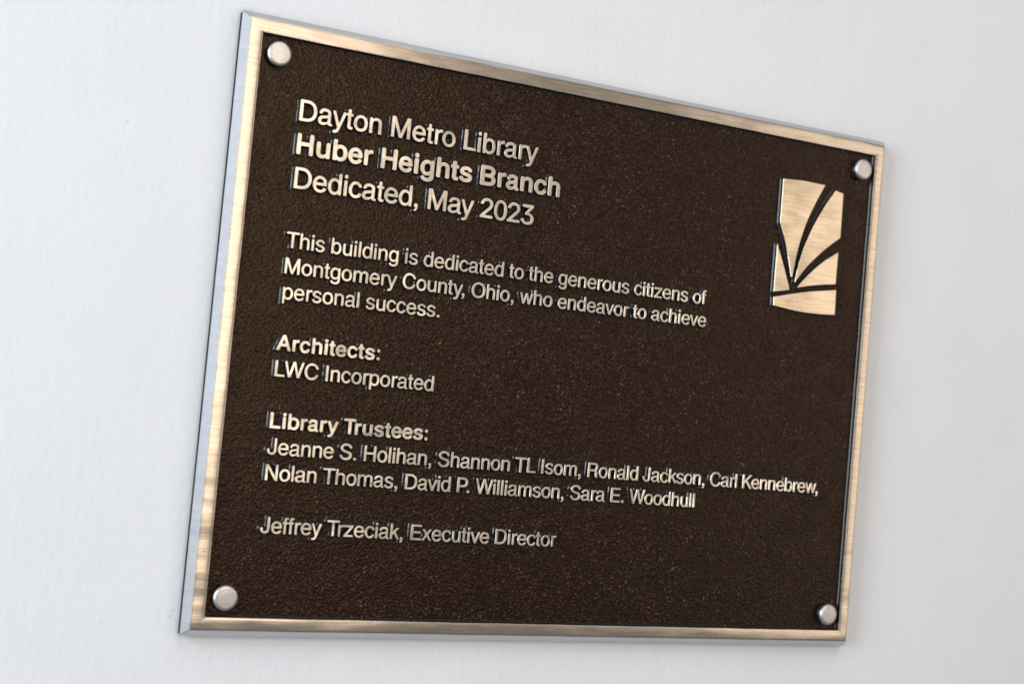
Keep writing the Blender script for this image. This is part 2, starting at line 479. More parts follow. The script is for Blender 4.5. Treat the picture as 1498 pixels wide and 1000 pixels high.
# ------------------------------------------------------------------ raised shapes from outlines
GL = json.loads('''{"r":{"a":[556,[64,12,87,-5,111,-18,139,-27,171,-33,219,-33,251,-28,275,-21,319,-2,367,32,371,30,379,12,395,-8,411,-20,435,-29,459,-33,499,-33,527,-27,540,-16,547,-4,549,4,549,36,544,48,535,58,527,63,499,67,491,71,487,76,484,84,484,396,481,428,475,452,463,477,445,500,427,516,395,535,371,544,343,551,303,556,271,557,231,555,195,551,167,543,135,531,103,510,84,492,71,474,52,436,45,408,43,388,46,372,50,364,58,356,66,352,75,350,131,350,143,353,157,364,171,405,178,416,187,425,199,432,223,441,263,445,287,444,315,439,331,434,347,425,355,416,362,404,365,392,366,364,364,348,359,340,339,329,311,322,183,305,135,294,111,286,87,273,67,259,51,242,36,220,25,192,19,164,17,128,19,100,28,68,37,48,47,32],[155,96,149,104,143,116,141,132,142,144,149,164,159,174,168,180,187,189,219,197,315,212,363,224,366,220,365,168,361,140,355,128,347,118,323,98,299,88,275,82,247,78,215,77,199,78,179,82,167,87]],
"b":[556,[49,-13,60,-20,73,-23,121,-23,137,-20,148,-12,155,0,157,28,183,4,209,-14,233,-24,257,-30,289,-34,325,-33,357,-27,389,-16,418,0,444,20,469,46,489,74,506,104,518,136,528,180,534,216,536,264,533,316,526,360,513,404,501,432,479,468,455,496,433,516,401,536,365,550,325,558,281,560,245,555,217,545,185,525,161,503,160,708,155,720,148,728,137,734,125,737,73,737,61,734,47,724,42,716,39,704,39,12,41,0],[209,111,192,132,178,156,169,181,163,212,159,252,160,296,165,332,175,364,184,384,197,405,213,421,233,434,253,441,277,445,305,444,329,438,353,424,377,400,393,372,405,336,412,296,414,252,409,208,398,168,385,140,369,119,345,98,321,87,293,82,257,85,229,95]],
"c":[500,[93,36,113,18,133,3,157,-11,181,-21,209,-28,237,-33,269,-34,297,-32,325,-28,349,-21,373,-12,397,1,417,15,436,32,453,51,468,72,481,96,490,120,492,132,489,144,484,152,473,160,409,177,393,173,381,164,365,132,353,117,340,104,321,93,293,83,269,80,241,82,217,89,204,96,189,107,173,124,162,140,146,176,136,216,133,252,134,288,139,320,150,356,161,380,174,400,193,419,214,432,237,440,265,443,293,440,317,433,333,424,348,412,366,388,377,364,385,356,397,351,413,351,463,364,473,369,481,376,489,388,490,404,473,444,460,464,439,488,421,505,397,522,353,543,309,554,281,557,253,557,205,550,161,536,121,512,86,480,57,441,33,392,19,344,12,292,13,224,21,168,37,120,63,72]],
"d":[556,[100,28,130,4,162,-14,202,-28,238,-33,286,-32,326,-23,346,-13,366,0,382,13,398,30,399,8,402,-4,412,-16,422,-21,434,-23,490,-22,505,-16,514,-5,518,12,518,704,513,720,500,732,482,737,426,736,410,730,399,716,396,704,396,508,394,502,378,519,362,531,340,544,322,552,298,557,270,560,242,560,214,556,170,544,130,523,110,507,91,488,75,468,59,444,47,420,37,396,23,344,16,280,19,216,28,160,46,108,68,68,82,48],[190,112,174,132,161,156,149,188,142,224,139,260,141,296,146,328,155,360,166,384,180,404,198,421,218,435,238,442,262,445,290,444,314,437,338,423,362,399,378,372,390,336,397,296,398,248,392,204,382,168,369,140,350,115,330,98,306,87,274,82,238,85,214,94]],
"e":[556,[103,38,123,20,147,3,171,-10,199,-21,227,-28,259,-33,315,-33,371,-24,398,-16,419,-6,443,8,467,27,484,44,500,64,516,92,522,112,521,124,517,132,511,139,503,145,443,160,427,160,417,156,407,148,381,112,355,93,335,86,315,81,291,80,263,82,239,88,219,96,203,107,189,120,175,137,163,156,151,200,149,212,151,216,499,216,515,220,526,228,532,236,535,248,534,300,527,352,515,396,500,432,479,465,455,492,423,517,399,531,379,540,331,553,279,557,251,555,223,551,179,538,139,516,103,486,72,448,47,400,37,372,30,344,22,292,22,228,30,176,46,124,69,80,83,60],[150,328,156,352,167,376,181,396,199,415,215,426,235,436,255,441,283,443,307,441,327,436,347,427,366,412,380,396,392,376,401,352,407,328]],
"f":[278,[76,-9,85,-15,97,-19,157,-19,169,-14,176,-9,182,-1,186,11,187,431,189,436,241,436,257,439,271,451,275,459,277,471,277,511,273,523,263,535,253,541,245,542,188,543,187,611,190,623,197,632,213,636,245,635,257,636,269,643,277,654,281,667,280,719,269,735,253,743,209,747,185,746,161,742,133,733,105,715,93,703,82,687,71,659,66,623,66,543,17,540,4,531,-4,515,-5,467,-2,455,4,447,13,440,25,437,66,435,66,19,69,3]],
"g":[556,[91,-175,111,-192,135,-206,163,-219,187,-227,219,-235,251,-238,311,-237,339,-233,371,-225,396,-217,419,-205,439,-192,459,-175,479,-153,491,-134,503,-109,511,-85,516,-53,518,-21,518,519,513,535,503,545,487,550,431,550,419,546,410,539,404,531,400,519,399,497,383,513,363,529,339,543,319,550,295,555,263,557,235,556,207,551,167,538,127,515,95,485,65,443,44,399,30,351,22,299,21,247,27,195,40,143,59,99,83,63,115,31,151,8,191,-9,231,-16,279,-17,319,-11,335,-5,359,8,379,22,395,36,397,31,396,-33,393,-53,387,-69,378,-85,366,-97,351,-107,331,-116,307,-122,275,-124,243,-122,219,-117,203,-110,187,-99,168,-81,151,-61,139,-53,131,-50,119,-51,111,-54,67,-80,57,-89,52,-97,50,-105,50,-117,53,-125,65,-145],[190,127,174,147,161,171,150,203,145,235,143,271,146,307,152,335,163,367,174,387,188,407,206,423,223,433,247,440,271,442,295,440,319,433,331,427,347,416,365,395,381,367,392,331,398,287,398,243,392,203,381,167,367,142,347,120,327,108,303,100,271,97,239,101,212,111]],
"h":[556,[56,-10,64,-15,76,-19,136,-19,152,-14,164,-1,169,19,169,327,172,351,181,391,204,415,224,430,248,440,276,445,312,443,328,438,344,429,356,419,369,403,377,387,382,371,387,331,387,15,391,-1,402,-13,416,-18,480,-19,492,-14,500,-8,507,3,510,15,509,363,502,415,487,459,475,479,460,499,429,527,396,545,352,558,320,561,296,561,252,554,228,545,207,535,192,526,172,508,169,511,169,515,169,707,164,719,157,727,148,734,140,736,84,737,72,735,56,726,51,719,46,707,46,15,48,2]],
"i":[222,[58,-10,66,-15,78,-19,146,-19,154,-16,164,-9,170,-1,173,7,174,507,172,519,166,530,158,537,146,542,74,541,66,538,57,531,49,515,48,15,50,2],[58,606,67,599,82,595,138,595,154,599,165,607,171,615,174,627,174,703,171,715,162,728,154,733,142,737,82,737,66,732,55,723,51,715,48,703,48,631,50,619]],
"k":[500,[58,-10,66,-15,78,-19,134,-19,150,-16,163,-5,169,11,169,195,222,248,226,247,375,-1,386,-13,402,-19,482,-19,490,-16,500,-9,506,-1,509,11,508,23,504,31,321,335,320,339,474,490,479,499,481,507,478,524,468,535,454,542,378,542,366,538,354,530,170,349,169,703,166,715,158,727,146,734,134,737,82,737,70,734,62,730,55,723,51,715,48,703,48,15,50,2]],
"l":[222,[58,-10,66,-15,78,-19,146,-19,158,-14,166,-7,172,3,174,15,174,703,171,715,163,727,154,733,142,737,86,737,74,735,58,726,53,719,48,707,48,15,50,2]],
"m":[833,[56,-10,64,-15,76,-19,136,-19,152,-14,164,-1,169,19,169,331,173,367,180,392,205,419,220,429,236,436,252,440,268,441,296,438,320,428,342,407,349,395,353,383,355,359,355,19,359,-1,365,-9,372,-14,388,-19,444,-19,456,-16,464,-12,473,-1,478,15,478,343,481,371,492,399,504,414,516,425,528,432,544,438,576,441,608,437,636,424,644,418,653,407,662,383,665,351,665,19,668,2,676,-10,692,-18,756,-19,772,-14,784,-1,788,15,788,367,784,403,778,431,767,459,753,483,728,511,696,534,660,549,620,556,592,557,564,554,536,547,513,539,492,528,472,514,455,499,436,477,416,505,392,528,367,543,332,554,288,557,264,554,244,549,224,542,204,531,168,502,164,523,160,531,152,540,140,546,80,547,68,545,60,540,49,527,46,511,46,15,48,2]],
"n":[556,[56,-10,64,-15,76,-19,136,-19,152,-14,164,-1,169,19,169,327,172,352,181,387,204,413,225,427,252,438,284,442,320,438,336,431,348,424,370,399,378,383,383,367,387,327,387,19,391,-1,397,-9,404,-14,420,-19,480,-19,492,-14,503,-5,508,7,510,19,510,339,506,391,498,427,483,463,460,496,428,524,400,540,364,551,328,556,288,556,256,551,224,540,194,523,168,501,167,523,164,531,156,542,144,549,76,550,64,546,52,535,48,527,46,515,46,15,48,2]],
"o":[556,[100,37,122,18,142,3,166,-10,190,-19,218,-27,246,-31,278,-33,306,-32,334,-28,362,-21,406,-2,429,13,450,30,470,51,487,73,501,97,518,133,528,165,534,193,539,229,540,261,539,293,535,329,529,357,520,385,493,441,478,464,459,485,438,504,418,519,394,532,374,541,326,553,274,557,246,555,218,551,178,539,137,517,98,485,66,445,41,397,24,345,17,293,18,225,27,169,43,121,70,73],[193,113,176,133,162,157,150,189,144,221,141,261,143,301,150,333,161,365,174,388,190,408,206,422,226,433,250,441,278,443,306,440,330,433,354,419,379,393,395,365,407,329,414,289,414,241,409,201,396,161,381,133,359,109,338,95,314,85,278,81,246,84,218,94,202,105]],
"p":[556,[49,-217,57,-222,69,-226,129,-226,145,-221,157,-208,160,-192,161,25,177,8,197,-7,221,-20,241,-28,269,-33,297,-35,325,-34,353,-29,377,-21,401,-11,425,4,445,20,462,36,478,56,494,80,506,104,517,132,525,164,531,196,535,232,536,264,534,308,529,344,521,376,512,404,502,428,488,452,471,476,453,496,433,513,413,527,389,539,357,550,325,556,285,557,249,553,225,546,201,533,177,516,161,500,158,500,157,496,157,516,154,528,145,541,133,548,121,550,69,549,53,543,46,536,42,528,39,512,39,-192,41,-205],[207,112,190,132,177,156,168,184,162,216,159,252,160,296,166,332,174,360,185,384,197,402,213,418,233,431,253,439,277,443,305,442,329,435,355,420,377,398,394,368,406,332,413,288,413,240,408,200,395,160,381,132,365,112,341,94,317,85,285,81,253,85,229,94]],
"r":[333,[68,-10,76,-15,88,-19,144,-19,163,-13,173,-1,178,15,178,331,179,351,183,367,191,387,200,400,216,415,232,425,252,433,272,436,324,434,336,439,344,446,349,455,351,463,351,527,344,542,332,551,320,556,296,557,272,556,248,551,212,537,196,526,176,509,174,523,167,535,158,543,144,549,88,548,72,542,63,531,58,519,58,511,58,15,60,2]],
"s":[500,[63,30,79,16,101,0,123,-11,143,-19,175,-27,207,-32,239,-34,271,-33,299,-30,331,-24,358,-16,379,-7,403,7,423,22,442,40,457,60,471,84,478,104,482,128,483,156,480,180,472,204,462,224,447,245,431,260,415,272,375,293,335,306,219,334,191,344,175,352,167,360,162,368,158,380,158,392,161,404,169,416,179,425,195,435,211,441,231,445,251,447,287,444,303,439,315,433,335,414,355,384,363,376,371,372,387,371,451,387,461,396,467,408,467,424,463,436,448,464,431,488,415,504,394,520,359,538,311,552,263,557,207,554,163,544,117,524,82,500,56,472,43,448,34,424,30,400,29,372,32,348,40,324,50,304,64,284,81,268,99,255,123,241,147,231,183,220,295,194,322,184,335,176,343,168,350,156,353,144,352,132,347,120,335,107,319,95,303,88,283,82,243,79,203,84,187,89,171,97,151,116,131,151,123,158,115,162,99,162,39,150,27,142,20,132,17,120,18,108,26,84,36,64,47,48]],
"t":[278,[97,5,117,-10,141,-21,161,-25,197,-26,237,-22,257,-18,265,-12,271,-4,276,12,276,56,269,72,260,80,245,86,209,85,193,88,188,96,187,112,187,432,189,436,241,436,253,440,261,445,269,455,272,464,273,512,265,529,257,536,249,540,237,542,189,542,187,544,186,660,181,672,174,680,161,687,153,688,93,687,85,684,75,676,69,668,66,656,66,544,61,542,29,542,13,537,5,531,0,524,-5,508,-4,464,4,448,13,441,25,437,61,436,65,435,66,432,67,72,71,52,77,35,85,20]],
"u":[556,[107,18,131,-2,163,-19,195,-29,227,-33,275,-32,315,-23,355,-4,387,22,389,0,391,-8,401,-20,411,-25,423,-27,479,-27,491,-22,502,-12,507,0,508,12,508,508,503,524,492,536,475,542,415,541,403,536,394,528,389,520,386,504,386,200,381,164,372,136,355,115,343,104,311,87,295,83,275,81,239,85,223,91,211,98,199,109,187,124,176,152,171,192,171,508,168,520,163,529,155,536,147,540,135,542,79,541,65,536,56,528,52,520,49,508,49,188,51,148,58,108,68,76,86,44]],
"v":[500,[194,-9,203,-15,215,-19,283,-19,299,-15,307,-9,314,-1,502,495,504,507,502,519,495,531,487,537,471,542,411,542,395,536,383,523,274,223,251,152,239,191,139,471,123,515,117,527,107,537,95,542,27,542,11,536,0,523,-3,507,-2,495,185,7]],
"w":[722,[155,-9,165,-16,177,-19,237,-19,253,-14,266,-1,271,11,332,231,361,343,402,187,454,-1,465,-13,481,-19,549,-19,557,-16,567,-9,577,8,721,497,722,515,719,523,713,532,705,538,693,542,633,542,621,539,614,535,603,523,513,184,446,439,426,515,422,523,412,535,397,542,329,542,313,536,304,527,297,515,232,271,213,193,209,183,137,459,121,515,117,524,105,537,89,542,29,542,17,538,9,533,1,519,-1,511,1,500,145,7]],
"x":[500,[14,-9,26,-17,38,-19,98,-19,114,-16,126,-9,210,110,250,176,293,107,366,-1,378,-13,394,-19,462,-19,474,-16,486,-8,491,-1,495,11,494,23,488,35,324,263,325,267,482,491,485,503,485,515,481,527,474,534,462,541,450,542,386,542,369,535,362,527,295,431,254,363,250,363,226,403,168,491,143,527,135,535,126,540,114,542,46,542,34,538,25,531,19,523,16,511,18,499,22,490,177,267,10,31,6,23,5,11,8,-1]],
"y":[500,[45,-219,54,-225,62,-228,98,-233,138,-231,170,-224,197,-211,222,-193,242,-172,258,-148,282,-99,500,497,502,505,500,517,494,529,486,536,466,542,410,542,394,537,382,525,337,401,254,156,250,149,234,201,119,525,112,533,102,539,86,542,26,541,14,536,4,525,-1,513,0,497,188,-11,166,-75,155,-95,146,-105,134,-113,118,-117,86,-114,74,-114,63,-119,55,-127,49,-139,37,-191,38,-207]],
"z":[500,[22,-10,34,-17,46,-19,450,-19,466,-16,478,-8,485,3,488,15,487,67,479,83,462,95,450,96,198,96,193,99,474,445,479,459,479,507,474,523,466,534,458,539,446,542,58,542,42,539,30,530,24,519,21,507,22,455,30,440,46,429,58,427,298,427,302,427,304,423,17,75,12,59,12,11,15,-1]],
"A":[667,[11,-9,25,-17,37,-19,109,-18,117,-16,127,-9,134,3,196,179,201,181,469,181,472,179,534,7,545,-10,553,-15,565,-19,633,-19,652,-13,662,-1,666,11,665,23,645,79,409,711,401,724,389,734,373,737,289,737,271,731,260,719,4,27,3,7,6,-1],[168,219,168,259,173,262,181,262,184,259,170,219],[497,218,483,259,485,262,497,262,502,259,502,219],[241,302,283,419,333,576,384,419,427,303,425,301,421,300,245,300]],
"B":[667,[65,-10,77,-17,89,-19,381,-19,449,-13,481,-6,505,1,549,22,585,48,601,65,614,83,626,103,634,123,644,163,645,211,637,255,624,287,608,311,595,327,563,355,525,375,528,379,557,398,572,411,589,432,600,451,609,475,614,503,615,535,612,563,602,599,585,635,557,669,521,697,496,711,461,724,428,731,385,736,89,737,73,732,61,721,56,711,55,699,55,15,57,2],[193,99,193,303,197,307,373,307,417,301,445,291,469,275,489,256,502,235,508,219,511,199,510,179,506,163,497,147,487,135,473,124,457,115,421,104,381,100],[193,423,193,615,197,619,353,619,393,616,421,608,441,599,457,586,471,567,477,551,480,535,481,515,477,495,470,479,459,463,445,450,429,440,397,428,365,422,197,421]],
"C":[722,[138,56,165,32,195,11,227,-6,263,-20,299,-30,335,-36,375,-38,403,-37,439,-33,475,-25,511,-14,543,1,571,18,605,44,627,66,647,92,679,148,688,172,696,200,696,212,693,220,687,229,675,238,663,241,599,241,583,237,568,224,552,184,531,152,515,136,487,115,459,101,423,91,387,87,347,89,307,98,275,112,247,131,221,156,198,188,179,224,168,260,159,304,156,356,159,412,171,468,186,508,207,545,235,577,254,592,275,605,307,620,343,628,383,631,419,628,455,618,475,610,491,600,527,571,550,536,567,494,583,479,595,475,663,475,675,478,684,484,694,500,696,516,685,552,670,588,648,624,627,651,602,676,571,700,543,717,511,731,471,744,439,751,407,755,375,756,339,754,299,748,263,738,239,729,211,716,183,698,155,677,135,658,112,632,92,604,71,568,57,536,47,508,37,472,27,404,25,360,27,312,32,272,38,240,48,204,62,168,92,112,112,84]],
"D":[722,[72,-10,80,-15,92,-19,120,-19,136,-16,152,-19,168,-19,176,-16,192,-19,316,-19,380,-15,428,-7,484,11,516,26,546,43,568,60,592,82,626,123,648,159,663,191,675,227,682,255,689,295,692,335,693,383,689,427,682,467,670,507,656,543,640,575,622,603,604,626,580,650,554,671,508,698,472,714,428,726,384,734,328,737,196,737,176,733,164,737,148,737,132,733,116,737,96,737,80,732,69,723,65,715,62,703,62,15,64,2],[196,99,196,616,200,619,352,617,380,614,408,607,452,589,488,563,517,531,529,511,539,491,554,439,562,379,560,315,555,283,548,255,531,211,510,179,484,153,452,130,416,115,380,105,344,100]],
"E":[667,[77,-10,89,-17,101,-19,601,-19,617,-14,628,-5,635,15,634,71,626,87,609,98,597,99,217,99,214,103,215,303,569,304,581,307,592,315,599,327,601,339,601,387,599,399,589,414,573,422,215,423,214,615,217,619,589,619,605,621,617,627,624,635,630,651,630,707,625,719,614,731,605,735,593,737,105,737,85,732,74,723,70,715,67,703,67,15,69,2]],
"H":[722,[68,-10,76,-15,88,-19,160,-19,176,-11,186,3,189,19,189,303,192,308,532,308,534,303,534,15,536,3,540,-5,548,-13,564,-19,636,-19,648,-14,656,-7,662,3,665,19,665,699,662,715,652,729,644,734,632,737,568,737,548,730,541,723,537,715,534,703,534,431,532,427,191,427,189,431,189,703,186,715,173,731,156,737,88,736,74,731,65,723,61,715,58,703,58,15,60,2]],
"I":[278,[82,-10,90,-15,102,-19,178,-19,190,-14,198,-7,204,3,207,15,207,703,204,715,195,727,186,734,178,736,102,736,90,732,82,726,77,719,72,707,72,15,74,2]],
"J":[500,[60,25,80,8,103,-8,124,-18,148,-27,172,-33,204,-37,260,-36,284,-31,312,-23,332,-14,355,0,372,13,392,33,417,68,430,96,438,120,444,156,447,196,447,704,442,720,428,732,412,737,352,736,340,732,332,726,325,716,322,708,322,188,318,156,307,128,297,112,288,103,272,92,256,86,236,82,216,81,196,84,180,89,168,96,156,106,144,120,135,136,130,152,126,172,124,228,120,238,112,248,100,255,88,257,32,257,20,254,6,244,-2,228,-1,176,4,136,13,100,26,72,40,49]],
"K":[667,[67,-10,75,-15,87,-19,159,-19,175,-14,185,-5,192,15,192,239,267,313,271,314,513,-9,523,-16,535,-19,635,-19,651,-14,661,-5,665,3,667,15,666,23,659,36,366,411,639,680,646,691,647,707,643,719,631,731,623,735,611,737,535,737,522,735,511,730,195,410,192,415,192,703,189,715,176,731,159,737,91,737,75,732,64,723,60,715,57,703,57,15,59,2]],
"L":[556,[67,-10,79,-17,91,-19,523,-19,535,-16,546,-9,551,-1,556,15,556,63,554,75,550,83,543,91,527,99,195,99,195,703,192,715,184,727,175,733,163,737,87,736,75,732,67,726,62,719,57,707,57,15,59,2]],
"M":[833,[64,-10,72,-15,84,-19,148,-19,156,-16,166,-9,172,-1,175,7,176,485,204,403,358,3,364,-6,372,-13,384,-18,392,-19,448,-19,463,-13,475,-1,652,474,656,475,656,485,656,10,659,-1,665,-9,672,-14,684,-18,752,-19,760,-16,770,-9,778,3,780,19,780,699,777,715,769,727,760,733,744,737,644,737,629,731,617,719,450,271,420,174,416,176,388,263,217,719,204,732,188,737,88,737,72,732,64,726,57,715,54,703,54,519,54,15,56,2]],
"N":[722,[67,-10,75,-15,87,-19,159,-19,167,-16,177,-9,183,-1,186,7,187,419,184,515,187,522,263,396,523,-9,535,-17,547,-19,631,-19,647,-14,658,-5,663,7,665,19,665,703,660,719,648,731,631,737,563,736,555,733,547,727,539,715,536,707,536,203,535,198,519,226,202,723,191,732,183,736,163,737,91,737,75,732,64,723,60,715,57,703,57,15,59,2]],
"O":[778,[126,68,154,42,184,20,218,1,254,-15,290,-26,330,-34,370,-37,410,-38,454,-33,490,-26,526,-15,562,1,596,20,626,43,653,68,677,96,699,128,719,164,735,204,746,244,754,288,757,332,758,380,754,424,747,468,740,496,727,532,711,568,690,602,667,632,642,660,614,684,582,706,562,717,526,733,490,744,454,751,414,755,346,754,306,748,270,738,234,725,202,709,182,696,151,672,126,648,105,624,80,588,62,556,50,528,37,492,24,424,20,380,20,336,28,264,37,224,50,187,66,152,80,128,102,96],[230,150,201,184,181,220,165,272,156,324,156,380,164,440,178,488,187,508,199,528,226,564,259,592,294,612,338,626,386,631,430,628,474,616,514,596,535,580,554,563,570,544,583,524,596,500,606,475,618,424,622,392,623,356,618,292,611,260,602,232,591,208,578,185,563,164,546,147,526,130,506,117,486,107,462,98,414,88,362,88,338,92,314,98,294,106,270,118,250,132]],
"P":[667,[77,-10,85,-15,97,-19,173,-19,189,-14,201,-1,205,19,205,239,209,243,389,244,425,248,469,258,509,273,545,295,578,323,604,355,615,375,625,399,637,447,641,495,636,543,621,591,603,627,572,663,537,690,501,710,469,722,425,732,389,736,101,737,85,732,73,721,68,711,67,699,67,15,69,2],[205,363,205,616,209,619,349,619,401,615,425,609,449,598,469,583,481,569,492,551,500,527,503,495,501,463,495,439,486,419,473,402,457,388,441,378,425,371,405,365,381,361,209,360]],
"R":[722,[79,-10,87,-15,99,-19,171,-19,187,-14,199,-1,204,15,204,283,204,287,207,289,415,288,435,284,459,274,467,267,476,255,486,227,488,207,492,75,501,27,511,-1,523,-13,531,-17,543,-19,643,-19,659,-14,668,-5,674,11,672,27,667,37,647,59,640,75,636,95,632,139,629,231,622,275,616,295,603,319,590,335,575,347,599,369,616,387,631,410,647,443,653,467,658,495,659,523,656,559,648,599,637,627,623,650,599,678,571,700,543,715,507,727,467,735,427,737,103,737,87,732,75,721,70,711,69,699,69,15,71,2],[207,408,204,411,204,615,207,619,431,618,455,614,475,607,495,594,507,580,514,567,520,539,522,515,520,491,517,475,510,455,495,435,483,426,467,418,451,413,427,409]],
"S":[667,[92,47,118,24,144,7,172,-7,208,-20,240,-29,284,-35,332,-38,372,-37,408,-33,448,-24,480,-14,512,0,544,18,567,36,587,56,605,80,621,108,632,140,638,172,639,208,635,240,625,272,612,295,592,320,572,339,552,354,516,375,484,390,424,409,308,439,260,454,244,461,220,476,200,495,192,508,188,524,188,548,194,568,207,588,224,604,248,618,276,628,308,634,340,636,372,634,400,627,428,617,452,603,468,589,478,576,486,560,492,540,497,532,504,525,512,521,524,519,592,519,604,522,621,536,626,552,623,576,614,604,601,632,584,656,560,681,532,703,508,718,476,732,448,742,416,749,384,754,344,756,280,752,252,746,220,738,188,725,160,711,136,695,116,678,99,660,84,640,67,608,58,580,53,548,53,516,57,484,67,456,80,431,100,406,120,388,148,369,180,352,212,338,256,323,396,286,432,274,452,266,476,250,492,235,502,216,505,196,502,172,494,152,476,130,456,114,428,99,400,91,364,85,328,84,296,87,268,92,240,102,214,116,199,128,186,144,177,160,168,190,161,200,152,207,136,210,68,210,56,208,44,200,33,184,32,172,36,152,44,124,57,96,74,68]],
"T":[611,[249,-10,257,-15,269,-19,345,-19,353,-16,364,-9,369,-1,373,11,374,615,377,619,581,619,597,624,609,633,615,647,616,703,613,715,609,722,593,734,577,737,29,737,9,730,2,723,-2,715,-5,703,-4,647,4,631,17,622,33,619,233,619,237,619,239,615,239,15,241,2]],
"W":[944,[198,-9,207,-15,219,-19,303,-19,311,-18,321,-13,327,-7,334,3,407,267,471,514,475,504,609,-1,615,-8,623,-14,639,-19,723,-19,735,-16,745,-9,751,-1,756,11,941,695,941,711,937,719,931,727,911,737,847,737,835,735,827,730,815,715,679,184,657,279,542,719,531,731,511,737,431,737,419,733,409,727,402,719,399,711,263,182,249,247,127,717,123,724,115,731,95,737,31,736,19,731,11,724,3,711,3,694,187,11,192,-1]],
"0":[556,[115,28,137,8,164,-10,188,-21,216,-31,248,-36,280,-38,312,-36,344,-30,372,-20,396,-8,420,9,444,31,462,52,481,80,496,108,509,140,520,176,528,216,535,268,538,316,538,364,534,424,528,468,519,508,510,540,495,576,478,608,458,636,432,664,408,683,380,699,356,709,312,720,260,721,212,713,170,696,148,683,130,668,95,632,67,588,46,540,37,508,29,472,20,404,18,316,25,236,37,172,58,112,84,65],[204,108,184,132,167,164,156,196,145,244,140,292,138,344,141,404,148,452,156,488,167,520,182,548,200,572,220,589,244,601,268,606,296,606,315,600,331,592,344,583,360,568,372,552,383,532,399,492,411,436,417,372,417,296,409,232,397,184,380,144,356,112,332,93,316,85,300,81,280,79,264,80,232,89,216,98]],
"2":[556,[17,-10,29,-17,41,-19,493,-19,509,-14,521,-1,526,15,526,67,517,84,510,91,501,95,485,97,209,97,203,99,363,255,439,335,459,359,477,386,491,411,504,443,512,479,514,519,508,555,498,587,483,615,461,643,433,668,397,691,373,702,345,711,293,721,237,721,185,712,157,703,133,692,93,667,61,637,35,599,26,579,18,555,13,531,11,507,14,495,18,487,27,479,37,475,105,474,121,479,135,495,146,539,157,559,169,573,185,586,205,597,225,604,249,607,277,607,302,603,326,595,349,583,366,567,376,551,383,531,386,503,383,479,375,455,356,423,334,395,295,355,13,76,7,59,7,11,10,-1]],
"3":[556,[72,40,95,20,117,5,141,-8,173,-21,201,-29,237,-36,273,-38,305,-37,337,-33,365,-26,401,-14,425,-3,449,13,472,32,491,52,508,76,523,104,532,128,538,156,541,184,540,216,535,244,527,272,516,296,501,320,482,344,461,363,437,380,413,393,385,404,357,411,326,416,507,624,512,640,512,688,507,704,497,715,485,721,477,722,89,722,69,717,57,706,51,688,52,632,60,616,73,607,89,604,333,603,334,600,180,424,174,412,173,404,174,348,177,339,185,328,200,320,265,319,297,316,333,307,357,296,382,276,399,252,410,224,414,196,412,172,406,148,397,131,381,113,361,99,337,89,313,83,285,80,257,81,229,85,209,91,189,102,173,115,161,128,152,144,141,176,133,186,125,191,113,194,57,194,45,193,37,190,25,180,18,168,17,156,20,136,30,104,41,81,54,60]],
",":[278,[78,-152,90,-160,102,-161,114,-159,134,-149,153,-136,169,-120,182,-103,194,-80,205,-44,209,-20,210,92,205,108,198,116,190,122,174,125,102,125,82,118,71,104,68,92,68,16,70,4,77,-8,86,-15,102,-19,118,-19,119,-24,115,-44,107,-60,98,-70,78,-83,70,-96,68,-108,69,-132,72,-144]],
".":[278,[78,-10,86,-15,98,-19,174,-19,188,-17,200,-9,208,3,210,15,210,91,207,103,199,115,190,121,174,125,106,125,90,122,78,114,71,103,68,87,68,11,71,-1]],
":":[278,[78,-10,86,-15,98,-19,174,-19,188,-17,200,-9,208,3,210,15,210,91,207,103,199,115,190,121,174,125,106,125,90,122,78,114,71,103,68,87,68,11,71,-1],[78,402,87,395,102,391,174,391,190,395,201,403,207,411,210,423,210,503,207,515,198,527,190,532,178,535,106,535,90,533,78,525,70,513,68,499,68,423,71,411]]},"b":{"A":[722,[28,1,45,-10,61,-14,133,-14,149,-10,161,-2,169,5,177,17,234,169,237,174,485,174,546,17,553,6,561,-3,573,-10,589,-14,665,-14,677,-11,689,-4,704,13,709,33,709,45,705,57,451,697,441,714,428,725,417,730,401,732,309,731,289,724,281,717,272,705,17,57,14,41,15,25,19,13],[293,325,326,409,357,501,361,506,428,325,425,322,421,322,297,322]],
"B":[722,[77,0,93,-10,109,-14,401,-14,469,-8,521,3,545,12,573,25,595,37,616,53,632,69,645,85,666,121,679,161,683,205,678,249,665,289,642,325,617,352,582,377,598,389,614,405,628,425,639,445,646,465,650,489,652,517,651,541,642,581,626,617,601,651,569,680,537,699,497,716,457,725,409,731,113,732,89,725,78,717,71,709,65,697,62,681,62,37,66,17],[236,133,234,137,234,285,234,289,237,292,393,292,433,288,457,280,481,265,498,249,509,229,513,217,514,201,512,189,508,177,501,167,491,157,468,145,437,137,401,133],[234,437,234,581,237,585,385,585,421,581,445,573,461,564,473,551,481,537,484,525,485,509,479,485,461,463,437,448,409,439,381,435,237,435]],
"H":[722,[72,0,84,-8,100,-14,172,-14,184,-11,196,-4,204,3,211,13,215,25,217,37,217,289,220,293,224,293,504,292,505,33,510,13,519,1,528,-6,540,-12,552,-14,624,-13,640,-7,654,5,662,21,665,37,665,681,663,693,658,705,644,721,632,728,616,732,552,732,528,723,520,716,512,705,507,693,505,681,504,441,219,441,217,445,217,681,215,693,210,705,201,717,192,724,180,729,164,732,100,731,80,723,68,712,60,697,57,681,57,37,61,17]],
"L":[611,[77,0,93,-10,109,-14,545,-14,564,-11,578,-3,592,13,597,29,597,85,594,101,581,120,573,126,561,131,549,133,236,133,234,137,234,685,229,701,218,717,205,726,189,731,113,732,97,728,85,723,74,713,67,701,62,685,62,33,66,17]],
